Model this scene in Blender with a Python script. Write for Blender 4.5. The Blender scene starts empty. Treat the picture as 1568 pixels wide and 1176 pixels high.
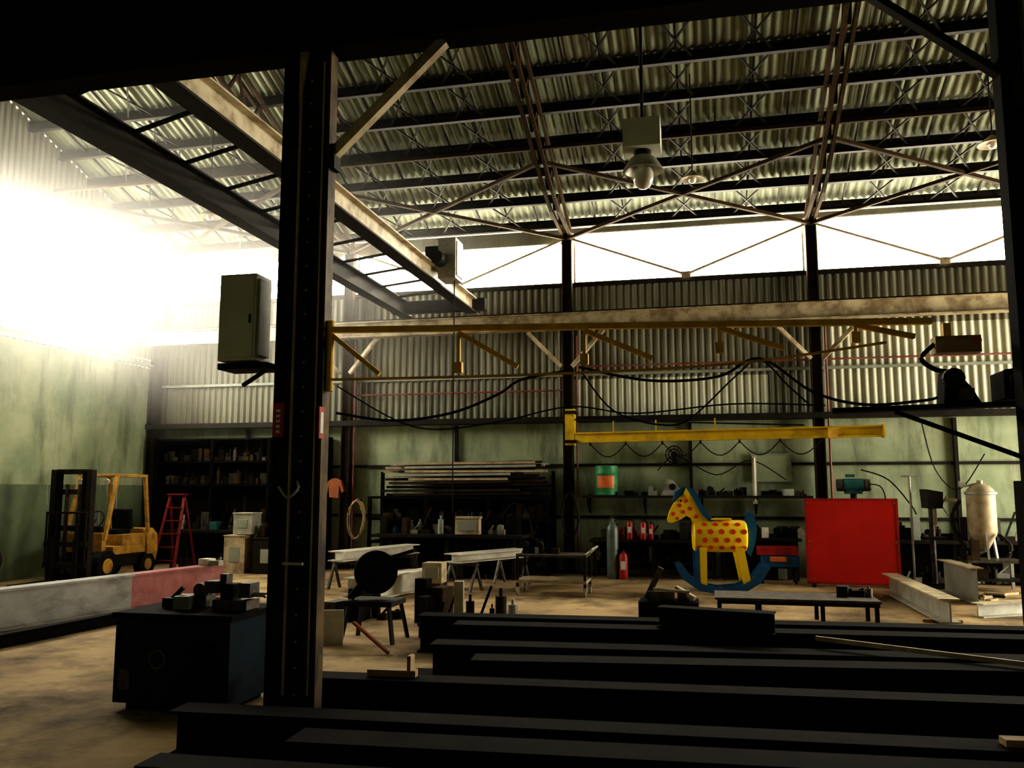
import bpy, math, random
from mathutils import Vector, Matrix, Euler
random.seed(7)

# ------------------------------------------------------------ materials
MATS={}
def mat(name,c1,c2=None,rough=.6,metal=0.0,scale=3.0,bump=0.0,lo=.35,hi=.65,streak=None,bscale=None,spec=.5,grime=None,glo=.48,ghi=.72):
    if name in MATS: return MATS[name]
    m=bpy.data.materials.new(name); m.use_nodes=True
    nt=m.node_tree; N=nt.nodes; L=nt.links; b=N['Principled BSDF']
    b.inputs['Roughness'].default_value=rough; b.inputs['Metallic'].default_value=metal
    b.inputs['Specular IOR Level'].default_value=spec
    if c2 is None: c2=tuple(x*.7 for x in c1)
    tc=N.new('ShaderNodeTexCoord'); mp=N.new('ShaderNodeMapping'); L.new(tc.outputs['Object'],mp.inputs['Vector'])
    if streak: mp.inputs['Scale'].default_value=streak
    n=N.new('ShaderNodeTexNoise'); n.inputs['Scale'].default_value=scale; n.inputs['Detail'].default_value=5; n.inputs['Roughness'].default_value=.6
    L.new(mp.outputs[0],n.inputs['Vector'])
    r=N.new('ShaderNodeValToRGB'); r.color_ramp.elements[0].position=lo; r.color_ramp.elements[1].position=hi
    r.color_ramp.elements[0].color=(*c1,1); r.color_ramp.elements[1].color=(*c2,1)
    L.new(n.outputs['Fac'],r.inputs[0]); out=r.outputs[0]
    if grime:   # patchy dirt : (colour, amount, mapping scale)
        mp2=N.new('ShaderNodeMapping'); mp2.inputs['Scale'].default_value=grime[2]; L.new(tc.outputs['Object'],mp2.inputs['Vector'])
        g=N.new('ShaderNodeTexNoise'); g.inputs['Scale'].default_value=1; g.inputs['Detail'].default_value=6; g.inputs['Roughness'].default_value=.7; L.new(mp2.outputs[0],g.inputs['Vector'])
        gr=N.new('ShaderNodeMapRange'); gr.inputs[1].default_value=glo; gr.inputs[2].default_value=ghi; gr.inputs[3].default_value=0; gr.inputs[4].default_value=grime[1]
        L.new(g.outputs['Fac'],gr.inputs[0])
        mx=N.new('ShaderNodeMix'); mx.data_type='RGBA'; L.new(gr.outputs[0],mx.inputs[0]); L.new(out,mx.inputs[6]); mx.inputs[7].default_value=(*grime[0],1)
        out=mx.outputs[2]
    L.new(out,b.inputs['Base Color'])
    if bump:
        n2=N.new('ShaderNodeTexNoise'); n2.inputs['Scale'].default_value=bscale or scale*6; n2.inputs['Detail'].default_value=4
        L.new(tc.outputs['Object'],n2.inputs['Vector'])
        bp=N.new('ShaderNodeBump'); bp.inputs['Strength'].default_value=bump; bp.inputs['Distance'].default_value=.02
        L.new(n2.outputs['Fac'],bp.inputs['Height']); L.new(bp.outputs[0],b.inputs['Normal'])
    MATS[name]=m; return m

M_green=mat('green_painted_wall',(.27,.33,.21),(.46,.50,.35),.75,0,.9,.15,grime=((.11,.12,.08),.8,(2.5,2.5,.5)))
M_green2=mat('stained_green_dado',(.12,.155,.10),(.19,.24,.145),.75,0,1.2,.15,grime=((.6,.62,.55),.8,(3,7,.5)),glo=.6,ghi=.68)
M_corr=mat('corrugated_wall_sheet',(.18,.18,.135),(.29,.285,.215),.6,.1,.8,0,streak=(1,1,.3),grime=((.1,.08,.05),.6,(1.5,1.5,.3)))
M_corr_lit=mat('lit_corrugated_sheet',(.48,.49,.38),(.64,.64,.52),.6,0,.8,0,streak=(1,1,.3),grime=((.25,.24,.18),.6,(1.2,1.2,.3)))  # wall sheet with light from the right painted in as a paler colour
M_roof=mat('corrugated_roof_sheet',(.17,.185,.125),(.27,.285,.19),.65,.1,.6,0,grime=((.40,.40,.30),.55,(.9,.3,1)))
M_dark=mat('dark_steel',(.018,.016,.013),(.035,.028,.021),.65,.3,4,spec=.3)
M_black=mat('black_mill_steel',(.005,.005,.004),(.014,.011,.008),.8,0,4,spec=.08)
M_rust=mat('rusty_steel',(.036,.024,.013),(.066,.042,.020),.8,.0,5,spec=.1)
M_cream=mat('cream_painted_steel',(.58,.51,.36),(.36,.29,.18),.5,.0,3,grime=((.15,.09,.05),.7,(3,3,3)))
M_floor=mat('dusty_concrete',(.56,.42,.24),(.34,.245,.14),.85,0,.7,.3,bscale=9,spec=.2,grime=((.07,.05,.03),.85,(.9,.9,.9)),glo=.46,ghi=.66)
M_yellow=mat('yellow_crane_paint',(.85,.60,.03),(.70,.48,.02),.45,0,4,grime=((.25,.16,.03),.6,(3,3,3)))
M_gold=mat('old_yellow_paint',(.90,.58,.08),(.62,.38,.06),.6,0,6)
M_flange=mat('worn_column_paint',(.13,.085,.035),(.03,.02,.012),.6,.1,4,streak=(1,1,.5),lo=.42,hi=.58,spec=.3)
M_grey=mat('grey_enamel',(.36,.38,.32),(.26,.28,.23),.5,0,3)
M_encl=mat('enclosure_grey',(.68,.70,.62),(.56,.58,.5),.45,0,3)
M_lgrey=mat('light_grey_steel',(.50,.49,.42),(.34,.33,.28),.45,.2,5)
M_white=mat('white_painted_steel',(.72,.69,.60),(.50,.47,.40),.5,0,4)
M_girder=mat('primed_girder',(.22,.22,.20),(.34,.33,.31),.6,0,1.8,grime=((.07,.05,.045),.85,(3,1,3)))
M_primer=mat('red_primer',(.24,.05,.045),(.32,.14,.13),.6,0,2.5,grime=((.08,.04,.04),.7,(3,1,3)))
M_red=mat('red_gloss_sheet',(.66,.03,.018),(.54,.022,.014),.25,0,1.2)
M_redp=mat('red_paint',(.48,.03,.02),(.30,.02,.015),.45,0,6)
M_dred=mat('worn_red_paint',(.28,.02,.02),(.15,.015,.012),.5,0,6)
M_blue=mat('blue_toy_paint',(.015,.13,.30),(.012,.10,.24),.45,0,5)
M_ty=mat('yellow_toy_paint',(1.0,.72,.03),(.95,.65,.02),.4,0,3)
M_dot=mat('red_dot_paint',(.85,.08,.01),(.78,.06,.01),.4,0,3)
M_navy=mat('navy_enamel',(.006,.018,.030),(.004,.011,.020),.6,0,3,spec=.15)
M_rubber=mat('black_rubber',(.010,.010,.010),(.016,.016,.016),.7,0,5,spec=.2)
M_wood=mat('raw_wood',(.50,.36,.2),(.34,.23,.12),.7,0,4,streak=(1,6,6))
M_tan=mat('tan_steel_lengths',(.52,.43,.29),(.34,.27,.18),.55,.1,5)
M_teal=mat('teal_machine_paint',(.03,.16,.15),(.02,.1,.1),.5,0,5)
M_cgreen=mat('green_can_paint',(.06,.30,.12),(.04,.22,.09),.5,0,5)
M_orange=mat('orange_label',(.75,.22,.05),(.6,.16,.04),.5,0,5)
M_cloth=mat('faded_orange_cloth',(.42,.15,.06),(.3,.11,.05),.85,0,8)
M_glass=mat('milky_lamp_glass',(.85,.83,.75),(.75,.73,.65),.12,0,5)
M_tyellow=mat('forklift_yellow',(.60,.36,.07),(.40,.23,.05),.5,0,5,grime=((.08,.06,.03),.7,(4,4,4)))
M_dirt=mat('mixed_tool_steel',(.04,.035,.03),(.14,.12,.095),.5,.3,9)
M_cyl=mat('cylinder_grey_green',(.16,.2,.17),(.1,.13,.11),.45,.2,4)
M_signw=mat('sign_white',(.7,.7,.65),(.6,.6,.55),.5,0,5)

# ------------------------------------------------------------ builder
class B:
    def __init__(s): s.v=[];s.f=[];s.m=[];s.mi=[];s.M=Matrix.Identity(4)
    def mat(s,m):
        if m not in s.m: s.m.append(m)
        return s.m.index(m)
    def add(s,vs,fs,m,T=None):
        o=len(s.v); k=s.mat(m); TT=s.M@T if T is not None else s.M
        for v in vs: s.v.append(TT@Vector(v))
        for f in fs: s.f.append([o+i for i in f]); s.mi.append(k)
    def box(s,c,d,m,rot=None):
        x,y,z=[q/2 for q in d]
        vs=[(-x,-y,-z),(x,-y,-z),(x,y,-z),(-x,y,-z),(-x,-y,z),(x,-y,z),(x,y,z),(-x,y,z)]
        T=Matrix.Translation(c)
        if rot: T=T@Euler(rot).to_matrix().to_4x4()
        s.add(vs,[(0,3,2,1),(4,5,6,7),(0,1,5,4),(1,2,6,5),(2,3,7,6),(3,0,4,7)],m,T)
    def frame(s,p1,p2,up=(0,0,1)):
        p1=Vector(p1);p2=Vector(p2);z=(p2-p1);L=z.length;z.normalize();u=Vector(up)
        if abs(z.dot(u))>.99: u=Vector((0,1,0)) if abs(z.y)<.9 else Vector((1,0,0))
        x=u.cross(z).normalized(); y=z.cross(x)
        return Matrix(((x.x,y.x,z.x,p1.x),(x.y,y.y,z.y,p1.y),(x.z,y.z,z.z,p1.z),(0,0,0,1))),L
    def ext(s,p1,p2,poly,m,up=(0,0,1)):
        T,L=s.frame(p1,p2,up); n=len(poly)
        vs=[(a,b,0) for a,b in poly]+[(a,b,L) for a,b in poly]
        fs=[(i,(i+1)%n,n+(i+1)%n,n+i) for i in range(n)]+[tuple(range(n))[::-1],tuple(range(n,2*n))]
        s.add(vs,fs,m,T)
    def bar(s,p1,p2,w,h,m,up=(0,0,1)):
        s.ext(p1,p2,[(-w/2,-h/2),(w/2,-h/2),(w/2,h/2),(-w/2,h/2)],m,up)
    def ibeam(s,p1,p2,w,h,m,t=.02,up=(0,0,1),mf=None):
        s.bar(*s.off(p1,p2,0,0,up),t,h-2*t,m,up)
        s.bar(*s.off(p1,p2,0,h/2-t/2,up),w,t,mf or m,up); s.bar(*s.off(p1,p2,0,-h/2+t/2,up),w,t,m,up)
    def off(s,p1,p2,a,b,up=(0,0,1)):
        T,L=s.frame(p1,p2,up); return T@Vector((a,b,0)),T@Vector((a,b,L))
    def cyl(s,p1,p2,r,m,r2=None,n=14):
        T,L=s.frame(p1,p2); r2=r if r2 is None else r2
        vs=[(r*math.cos(2*math.pi*i/n),r*math.sin(2*math.pi*i/n),0) for i in range(n)]+[(r2*math.cos(2*math.pi*i/n),r2*math.sin(2*math.pi*i/n),L) for i in range(n)]
        fs=[(i,(i+1)%n,n+(i+1)%n,n+i) for i in range(n)]+[tuple(range(n))[::-1],tuple(range(n,2*n))]
        s.add(vs,fs,m,T)
    def lathe(s,prof,c,m,n=24):
        vs=[];k=len(prof)
        for i in range(n):
            a=2*math.pi*i/n
            for r,z in prof: vs.append((c[0]+r*math.cos(a),c[1]+r*math.sin(a),c[2]+z))
        fs=[]
        for i in range(n):
            j=(i+1)%n
            for q in range(k-1): fs.append((i*k+q,j*k+q,j*k+q+1,i*k+q+1))
        s.add(vs,fs,m)
    def tube(s,pts,r,m,n=6,sub=6,closed=False):
        P=[Vector(p) for p in pts]
        if sub>1 and len(P)>2:
            Q=[];N_=len(P)
            rng=range(N_) if closed else range(N_-1)
            for i in rng:
                g=lambda j:P[j%N_] if closed else P[max(0,min(N_-1,j))]
                p0,p1,p2,p3=g(i-1),g(i),g(i+1),g(i+2)
                for k in range(sub):
                    t=k/sub
                    Q.append(.5*((2*p1)+(p2-p0)*t+(2*p0-5*p1+4*p2-p3)*t*t+(3*p1-p0-3*p2+p3)*t**3))
            if not closed: Q.append(P[-1])
            P=Q
        vs=[];L=len(P)
        for i,p in enumerate(P):
            d=(P[(i+1)%L]-P[i-1]) if closed else (P[min(i+1,L-1)]-P[max(i-1,0)])
            if d.length<1e-9: d=Vector((0,0,1))
            d.normalize(); u=Vector((0,0,1)) if abs(d.z)<.95 else Vector((1,0,0))
            x=u.cross(d).normalized(); y=d.cross(x)
            for k in range(n):
                a=2*math.pi*k/n; vs.append(p+x*r*math.cos(a)+y*r*math.sin(a))
        fs=[]
        for i in range(L if closed else L-1):
            j=(i+1)%L
            for k in range(n): fs.append((i*n+k,i*n+(k+1)%n,j*n+(k+1)%n,j*n+k))
        if not closed: fs+= [tuple(range(n))[::-1],tuple(range((L-1)*n,L*n))]
        s.add(vs,fs,m)
    def plate(s,poly,y0,y1,m):
        n=len(poly)
        ar=sum(poly[i][0]*poly[(i+1)%n][1]-poly[(i+1)%n][0]*poly[i][1] for i in range(n))
        if ar<0: poly=poly[::-1]
        vs=[(a,y0,b) for a,b in poly]+[(a,y1,b) for a,b in poly]
        fs=[tuple(range(n)),tuple(range(n,2*n))[::-1]]+[(i,n+i,n+(i+1)%n,(i+1)%n) for i in range(n)]
        s.add(vs,fs,m)
    def ball(s,c,r,m,n=14,sz=1):
        k=n//2; s.lathe([(max(1e-4,r*math.sin(math.pi*i/k)),-r*sz*math.cos(math.pi*i/k)) for i in range(k+1)],c,m,n)
    def finish(s,name,smooth=None,bevel=0):
        xs=[v.x for v in s.v];ys=[v.y for v in s.v];zs=[v.z for v in s.v]
        c=Vector(((min(xs)+max(xs))/2,(min(ys)+max(ys))/2,min(zs)))
        me=bpy.data.meshes.new(name); me.from_pydata([v-c for v in s.v],[],s.f)
        for m in s.m: me.materials.append(m)
        me.polygons.foreach_set('material_index',s.mi); me.update()
        if smooth:
            me.shade_smooth(); me.set_sharp_from_angle(angle=math.radians(smooth))
        o=bpy.data.objects.new(name,me); bpy.context.collection.objects.link(o); o.location=c
        if bevel:
            b=o.modifiers.new('bevel','BEVEL'); b.width=bevel; b.segments=2; b.limit_method='ANGLE'
        return o

def corr(b,p0,u,v,nrm,m,pitch=.16,amp=.025):
    p0=Vector(p0);u=Vector(u);v=Vector(v);nrm=Vector(nrm).normalized()
    n=max(4,int(u.length/pitch*6)); vs=[]
    for i in range(n+1):
        t=i/n; s=math.sin(t*u.length/pitch*2*math.pi)
        s=max(-.8,min(.8,s*1.2))*amp
        vs.append(p0+u*t+nrm*s); vs.append(p0+u*t+v+nrm*s)
    b.add(vs,[(2*i,2*i+2,2*i+3,2*i+1) for i in range(n)],m)

XL,XR,YN,YB=-13.5,12.85,-4.0,19.0
COLX=[-8.21,-2.95,2.31,7.57]
EAVE=7.78; RIDGE=12.3; SL=1/3
def roofz(y): return EAVE+SL*(YB-RIDGE)-SL*abs(y-RIDGE)
WY0,WY1=12.0,17.4      # left window extent along Y
DY0,DY1=13.0,18.2      # right door extent along Y

# ============================================================ SHELL
b=B(); b.box(((XL+XR)/2,(YN+YB)/2,-.1),(XR-XL,YB-YN,.2),M_floor); b.finish('floor')
b=B()
b.box(((XL+XR)/2,YB+.06,1.65),(XR-XL,.12,3.3),M_green)
corr(b,(XL,YB+.02,3.3),(2.31-XL,0,0),(0,0,3.1),(0,-1,0),M_corr)
corr(b,(2.31,YB+.02,3.3),(XR-2.31,0,0),(0,0,.95),(0,-1,0),M_corr_lit)
corr(b,(2.31,YB+.02,4.25),(XR-2.31,0,0),(0,0,1.0),(0,-1,0),M_corr_lit)
corr(b,(2.31,YB+.02,5.25),(XR-2.31,0,0),(0,0,1.15),(0,-1,0),M_corr)
corr(b,(-2.95,YB+.005,3.4),(4.3,0,0),(0,0,.85),(0,-1,0),M_corr_lit)
b.box(((XL+XR)/2,YB-.16,3.33),(XR-XL,.38,.12),M_dark)
b.box(((XL+XR)/2,YB-.04,4.35),(XR-XL,.05,.06),M_grey)
b.box(((XL+XR)/2,YB-.02,6.42),(XR-XL,.12,.08),M_dark)
b.box(((XL-2.95)/2,YB+.02,7.58),(-2.95-XL,.10,.32),M_corr)
b.box(((XR-2.95)/2,YB+.02,7.69),(XR+2.95,.10,.12),M_corr)
corr(b,(XL,YB+.02,6.4),(1.1,0,0),(0,0,1.1),(0,-1,0),M_corr)
b.finish('wall_back')
b=B()
for x in (-10.85,-5.58,-.32,4.94,10.2): b.box((x,YB-.05,1.65),(.07,.1,3.2),M_dark)
for z in (2.33,1.2): b.box(((XL+XR)/2,YB-.03,z),(XR-XL,.06,.06),M_dark)
b.finish('trim_1')
b=B()
b.box((XL-.06,(YN+YB)/2,3.35),(.12,YB-YN,2.9),M_green)
b.box((XL-.055,(YN+YB)/2,.95),(.13,YB-YN,1.9),M_green2)
corr(b,(XL,YN,4.8),(0,YB-YN,0),(0,0,.2),(1,0,0),M_corr)
corr(b,(XL,WY1,5.0),(0,YB-WY1,0),(0,0,2.7),(1,0,0),M_corr)
corr(b,(XL,YN,5.0),(0,WY0-YN,0),(0,0,2.7),(1,0,0),M_corr)
corr(b,(XL,YN,7.7),(0,YB-YN,0),(0,0,2.5),(1,0,0),M_corr)
b.finish('wall_left')
b=B()
b.box((XL+.03,(YN+YB)/2,4.85),(.08,YB-YN,.08),M_grey)
for y in (3.0,8.3,13.6): b.box((XL+.02,y,2.4),(.03,.04,4.8),M_grey)
b.finish('trim_2')
b=B(); WC=(WY0+WY1)/2; WL=WY1-WY0
for y in [WY0+WL*i/4 for i in range(5)]: b.box((XL,y,6.35),(.04,.03,2.7),M_white)
for z in (5.0,5.65,7.7): b.box((XL,WC,z),(.04,WL,.03),M_white)
b.box((XL+.18,17.0,5.6),(.5,.03,.03),M_white,(0,.6,0)); b.box((XL+.18,16.4,5.6),(.5,.03,.03),M_white,(0,.6,0)); b.box((XL+.36,16.7,5.47),(.03,.63,.03),M_white)
b.finish('window_1')
k=2
for i,(xa,xb) in enumerate(zip([-12.4]+COLX,COLX+[XR])):
    b=B(); zt=7.42 if xb<0 else 7.62
    for z in (6.47,zt): b.box(((xa+xb)/2,YB+.0,z),(xb-xa-.25,.05,.03),M_white)
    for x in (xa+.14,xb-.14): b.box((x,YB+.0,(6.47+zt)/2),(.04,.05,zt-6.47),M_white)
    b.finish('window_%d'%k); k+=1
b=B()
b.box((XR+.06,(YN+DY0)/2,2.5),(.12,DY0-YN,5),M_green); b.box((XR+.06,(YB+DY1)/2,2.5),(.12,YB-DY1,5),M_green)
corr(b,(XR,YN,5),(0,YB-YN,0),(0,0,5.2),(-1,0,0),M_corr)
b.finish('wall_right')
b=B()
for y in (DY0+.07,DY1-.07): b.box((XR-.02,y,2.45),(.1,.1,4.9),M_dark)
b.box((XR-.02,(DY0+DY1)/2,4.93),(.1,DY1-DY0-.1,.1),M_dark); b.finish('door_1')
b=B(); b.box(((XL+XR)/2,YN-.06,2.4),(XR-XL,.12,4.8),M_green); b.finish('wall_front')
b=B()
corr(b,(XL,YB+.3,roofz(YB+.3)+.1),(XR-XL,0,0),(0,RIDGE-YB-.3,SL*(YB+.3-RIDGE)),(0,0,1),M_roof,pitch=.16,amp=.025)
corr(b,(XL,RIDGE,roofz(RIDGE)+.1),(XR-XL,0,0),(0,YN-RIDGE-.3,-SL*(RIDGE-YN+.3)),(0,0,1),M_roof,pitch=.16,amp=.025)
b.finish('ceiling')
b=B()
PY=[YB-.25-.87*k for k in range(27)]
for y in PY:
    if abs(y-RIDGE)<.1: continue
    z=roofz(y)-.06
    b.ibeam((XL,y,z),(XR,y,z),.10,.19,M_dark,.015)
for x0 in [XL]+COLX:
    for q in range(1,8):
        x=x0+5.26*q/8
        for i in range(len(PY)-1):
            y1,y2=PY[i],PY[i+1]
            if y2<8: break
            b.bar((x,y1,roofz(y1)-.0),(x,y2,roofz(y2)-.0),.03,.05,M_dark)
            if q in (2,4,6):
                b.bar((x-.3,y1,roofz(y1)-.1),(x+.3,y2,roofz(y2)-.1),.03,.03,M_dark)
                b.bar((x+.3,y1,roofz(y1)-.1),(x-.3,y2,roofz(y2)-.1),.03,.03,M_dark)
b.finish('roof_purlins')
for x in COLX:
    b=B()
    for sgn in (1,-1):
        yn=18.75 if sgn>0 else 6.1
        top=lambda y:(x,y,roofz(y)-.2)
        bot=lambda y:(x,y,roofz(y)-.2-.15-.55*min(1,abs(y-yn)/2.0))
        n=8; ys=[yn+(RIDGE-yn)*i/n for i in range(n+1)]
        for i in range(n):
            for dx in (-.08,.08):
                b.bar((x+dx,ys[i],top(ys[i])[2]),(x+dx,ys[i+1],top(ys[i+1])[2]),.06,.09,M_rust)
                b.bar((x+dx,ys[i],bot(ys[i])[2]),(x+dx,ys[i+1],bot(ys[i+1])[2]),.06,.09,M_rust)
            ym=(ys[i]+ys[i+1])/2
            b.bar(bot(ys[i]),top(ym),.05,.05,M_rust); b.bar(top(ym),bot(ys[i+1]),.05,.05,M_rust)
    b.finish('roof_truss')
b=B()
cx=[XL]+COLX
for i in range(4):
    xa,xb=cx[i],cx[i+1]
    za,zb=roofz(18.7)-.45,roofz(15.6)-.85
    for q in ((xa,xb),(xb,xa)):
        b.bar((q[0],18.7,za),(q[1],15.6,zb),.07,.07,M_rust)
    b.bar((xa,15.2,zb+.1),(xb,15.2,zb+.1),.06,.06,M_rust)
b.finish('roof_bracing')
b=B()
for i in range(4):
    xa,xb=cx[i],cx[i+1]; xm=(xa+xb)/2
    b.bar((xa,18.85,7.5),(xm,18.85,6.5),.05,.05,M_tan); b.bar((xb,18.85,7.5),(xm,18.85,6.5),.05,.05,M_tan)
    b.box((xm,18.85,6.5),(.2,.03,.14),M_tan)
b.finish('wall_bracing')
for x in COLX+[XL+.15]:
    b=B(); b.ibeam((x,18.78,0),(x,18.78,7.6),.18,.22,M_rust,.02,up=(1,0,0))
    b.box((x,18.78,.02),(.4,.36,.04),M_rust); b.finish('steel_column')
b=B()
for x in COLX[:3]:
    b.cyl((x+.2,18.75,0),(x+.2,18.75,5.2),.022,M_primer,n=8)
b.cyl((-2.7,18.86,4.52),(12.6,18.86,4.52),.02,M_primer,n=8); b.cyl((-8.0,18.86,4.0),(-3.1,18.86,4.0),.02,M_primer,n=8)
b.finish('wall_pipes')
b=B(); b.ibeam((XL,18.3,5.45),(XR,18.3,5.45),.22,.36,M_cream,.025)
b.box(((XL+XR)/2,18.3,5.65),(XR-XL,.06,.05),M_dark)
for x in COLX:
    b.box((x,18.5,5.35),(.2,.3,.12),M_dark)
    for s in (-1,1): b.bar((x+s*.12,18.6,4.5),(x+s*.85,18.4,5.26),.08,.08,M_cream)
b.finish('crane_runway_beam')
b=B(); b.ibeam((XL,6.1,5.8),(XR,6.1,5.8),.25,1.0,M_black,.03)
for i in range(20): b.box((XL+.6+1.32*i,6.1,5.8),(.02,.22,.94),M_black)
b.finish('near_runway_beam')  # near runway beam of the overhead crane

for x in (-8.3,-3.05,2.2,7.5):
    b=B()
    b.ibeam((x+.08,6.1,0),(x+.08,6.1,5.3),.13,.25,M_dark,.02,up=(1,0,0),mf=M_flange if x==-3.05 else None)
    b.box((x-.135,6.12,3.6),(.14,.16,7.2),M_black)
    for i in range(26):
        z=.3+.19*i
        b.cyl((x+.05,6.03,z),(x+.05,6.015,z),.008,M_lgrey,n=6)
    for z in (.8,2.0,3.2,4.4): b.box((x-.04,6.03,z),(.2,.012,.2),M_dark)
    b.plate([(x-.05,5.3),(x-.05,4.85),(x+.02,5.3)],6.0,6.03,M_cream)
    b.cyl((x-.03,6.0,0.3),(x-.03,6.0,5.2),.012,M_tan,n=6)
    b.cyl((x+.155,6.02,0.3),(x+.155,6.02,5.2),.008,M_tan,n=6)
    b.box((x-.03,6.1,.02),(.6,.45,.04),M_dark)
    b.finish('steel_column')
AN=[(-.04,-.04),(.04,-.04),(.04,-.02),(-.02,-.02),(-.02,.04),(-.04,.04)]
b=B(); b.ext((-2.84,6.1,4.45),(-1.92,6.1,5.30),AN,M_cream)
b.box((-2.82,6.1,4.42),(.04,.12,.2),M_dark); b.finish('knee_brace')
b=B(); b.ext((2.08,6.1,4.55),(1.2,6.1,5.30),AN,M_dark); b.box((2.06,6.1,4.52),(.04,.12,.2),M_dark); b.finish('knee_brace')

# ============================================================ OVERHEAD CRANE
b=B()
b.ibeam((-5.0,6.3,5.86),(-5.0,18.35,5.86),.24,.34,M_cream,.025)
b.box((-5.0,12.3,5.70),(.26,11.6,.03),M_dark)
b.ibeam((-6.6,6.3,5.86),(-6.6,18.35,5.86),.24,.34,M_dark,.025)
for y in (6.45,18.2): b.box((-5.8,y,5.9),(2.2,.22,.26),M_dark)
for i in range(12): b.bar((-5.1,7+1*i,6.0),(-6.5,7.5+1*i,6.0),.04,.04,M_dark)
b.finish('overhead_crane')
b=B()
b.box((-4.68,15.4,6.15),(.34,.5,.78),M_lgrey); b.box((-4.98,15.4,6.22),(.28,.44,.36),M_dark)
b.cyl((-4.8,15.15,6.1),(-4.8,14.85,6.1),.13,M_dark)
b.box((-4.5,15.4,6.15),(.02,.4,.66),M_cream)
b.cyl((-4.6,15.4,5.76),(-4.6,15.4,1.3),.012,M_rubber,n=6)
b.box((-4.6,15.4,1.25),(.08,.08,.26),M_black)
b.finish('chain_hoist')

# ============================================================ YELLOW JIB
b=B()
b.box((-2.86,18.5,3.14),(.2,.3,.78),M_yellow); b.box((-2.83,18.38,3.45),(.26,.3,.06),M_dark); b.box((-2.83,18.38,2.82),(.26,.3,.06),M_dark)
b.ibeam((-2.78,18.38,2.9),(3.3,17.4,2.9),.16,.22,M_yellow,.03)
b.box((2.4,17.55,2.88),(.16,.2,.2),M_gold); b.box((3.3,17.4,2.9),(.03,.2,.25),M_yellow)
P=[]
for i in range(61):
    t=i/60; x=-2.4+4.6*t; P.append((x,18.32-(x+2.78)*.161,2.76-.28*abs(math.sin(t*math.pi*6))))
b.tube(P,.012,M_rubber,sub=1)
for i in range(7):
    x=-2.4+4.6*i/6; b.box((x,18.32-(x+2.78)*.161,2.76),(.04,.04,.08),M_dark)
for x in (-1.9,-1.0,.2): b.box((x,18.38-(x+2.78)*.161,3.12),(.03,.03,.24),M_yellow)
b.bar((-2.8,18.4,3.3),(1.9,17.65,3.05),.03,.03,M_dark)
b.finish('jib_crane')

# ============================================================ WELDING BOOM
def by(x): return 6.1+(x+2.85)*.12
b=B()
b.bar((-2.84,by(-2.84),3.03),(1.62,by(1.62),3.01),.05,.045,M_gold)
b.tube([(-2.84,by(-2.86),2.64),(-1.2,by(-1.2),2.66),(.2,by(.2),2.72),(1.3,by(1.3),2.86)],.011,M_gold)
b.cyl((-2.82,6.1,2.55),(-2.82,6.1,3.1),.03,M_gold)
for xa,xb,zb in ((-2.81,-2.43,2.68),(-1.82,-1.37,2.72),(-.87,-.37,2.77),(.12,.58,2.83),(1.09,1.5,2.9)):
    b.bar((xa,by(xa),2.99),(xb,by(xb),zb),.04,.035,M_gold)
for xa,zb in ((-1.82,2.7),(-.87,2.75),(.12,2.82),(1.09,2.88)):
    b.bar((xa,by(xa),2.99),(xa,by(xa),zb),.025,.025,M_gold); b.box((xa,by(xa),zb+.02),(.06,.05,.08),M_gold)
b.box((1.78,by(1.78),2.83),(.3,.14,.12),M_wood); b.box((1.72,by(1.7),2.93),(.05,.05,.12),M_gold)
b.cyl((1.9,by(1.9)-.07,2.85),(1.9,by(1.9)-.1,2.85),.03,M_orange)
b.tube([(1.63,by(1.6),2.84),(1.54,by(1.6),2.74),(1.62,by(1.6),2.66),(1.7,by(1.6),2.64)],.018,M_dark)
b.finish('welding_boom')
b=B()
b.plate([(1.62,2.385),(1.86,2.385),(1.80,2.5),(1.72,2.6),(1.64,2.62)],6.42,6.62,M_black)
b.cyl((1.68,6.42,2.56),(1.68,6.36,2.56),.07,M_dark); b.box((1.76,6.4,2.45),(.1,.02,.08),M_dirt)
b.finish('wire_feeder')
b=B()
b.box((2.12,6.45,2.5),(.3,.3,.2),M_black); b.box((2.05,6.29,2.52),(.1,.02,.09),M_dirt); b.cyl((2.0,6.4,2.6),(2.22,6.4,2.63),.012,M_dark)
b.cyl((2.15,6.3,2.5),(2.15,6.28,2.5),.025,M_lgrey); b.finish('welding_power_source',bevel=.012)
b=B(); b.bar((.9,6.52,2.36),(2.3,6.3,2.37),.16,.03,M_black); b.bar((1.3,6.42,2.34),(2.05,6.24,2.0),.03,.03,M_black); b.finish('equipment_bracket')
def cable(pts,r=.012,name='welding_cable',m=None):
    b=B(); b.tube(pts,r,m or M_rubber); b.finish(name,smooth=60)
cable([(-2.85,6.3,2.4),(-2.41,6.4,2.34),(-1.93,6.4,2.39),(-1.55,6.4,2.53),(-1.36,6.4,2.64),(-.96,6.4,2.7)],.011)
cable([(-.92,6.4,2.72),(-.4,6.45,2.61),(.1,6.5,2.63),(.41,6.52,2.76),(.77,6.5,2.5),(1.12,6.5,2.40),(1.5,6.5,2.42),(1.6,6.5,2.44)],.011)
cable([(-.9,6.4,2.68),(-.66,6.4,2.38),(-.3,6.4,2.27),(-.09,6.45,2.33),(.23,6.5,2.63),(.41,6.52,2.75),(.6,6.5,2.55),(.75,6.5,2.4)],.007)
cable([(-2.8,6.2,2.6),(-2.2,6.3,2.28),(-1.6,6.35,2.3),(-1.0,6.4,2.42),(-.5,6.4,2.36),(.2,6.45,2.42),(.85,6.5,2.40)],.006)
cable([(-1.0,18.5,2.2),(-.6,18.6,2.5),(.2,18.6,2.1),(.9,18.6,2.4),(1.6,18.6,2.0)],.012)

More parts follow.
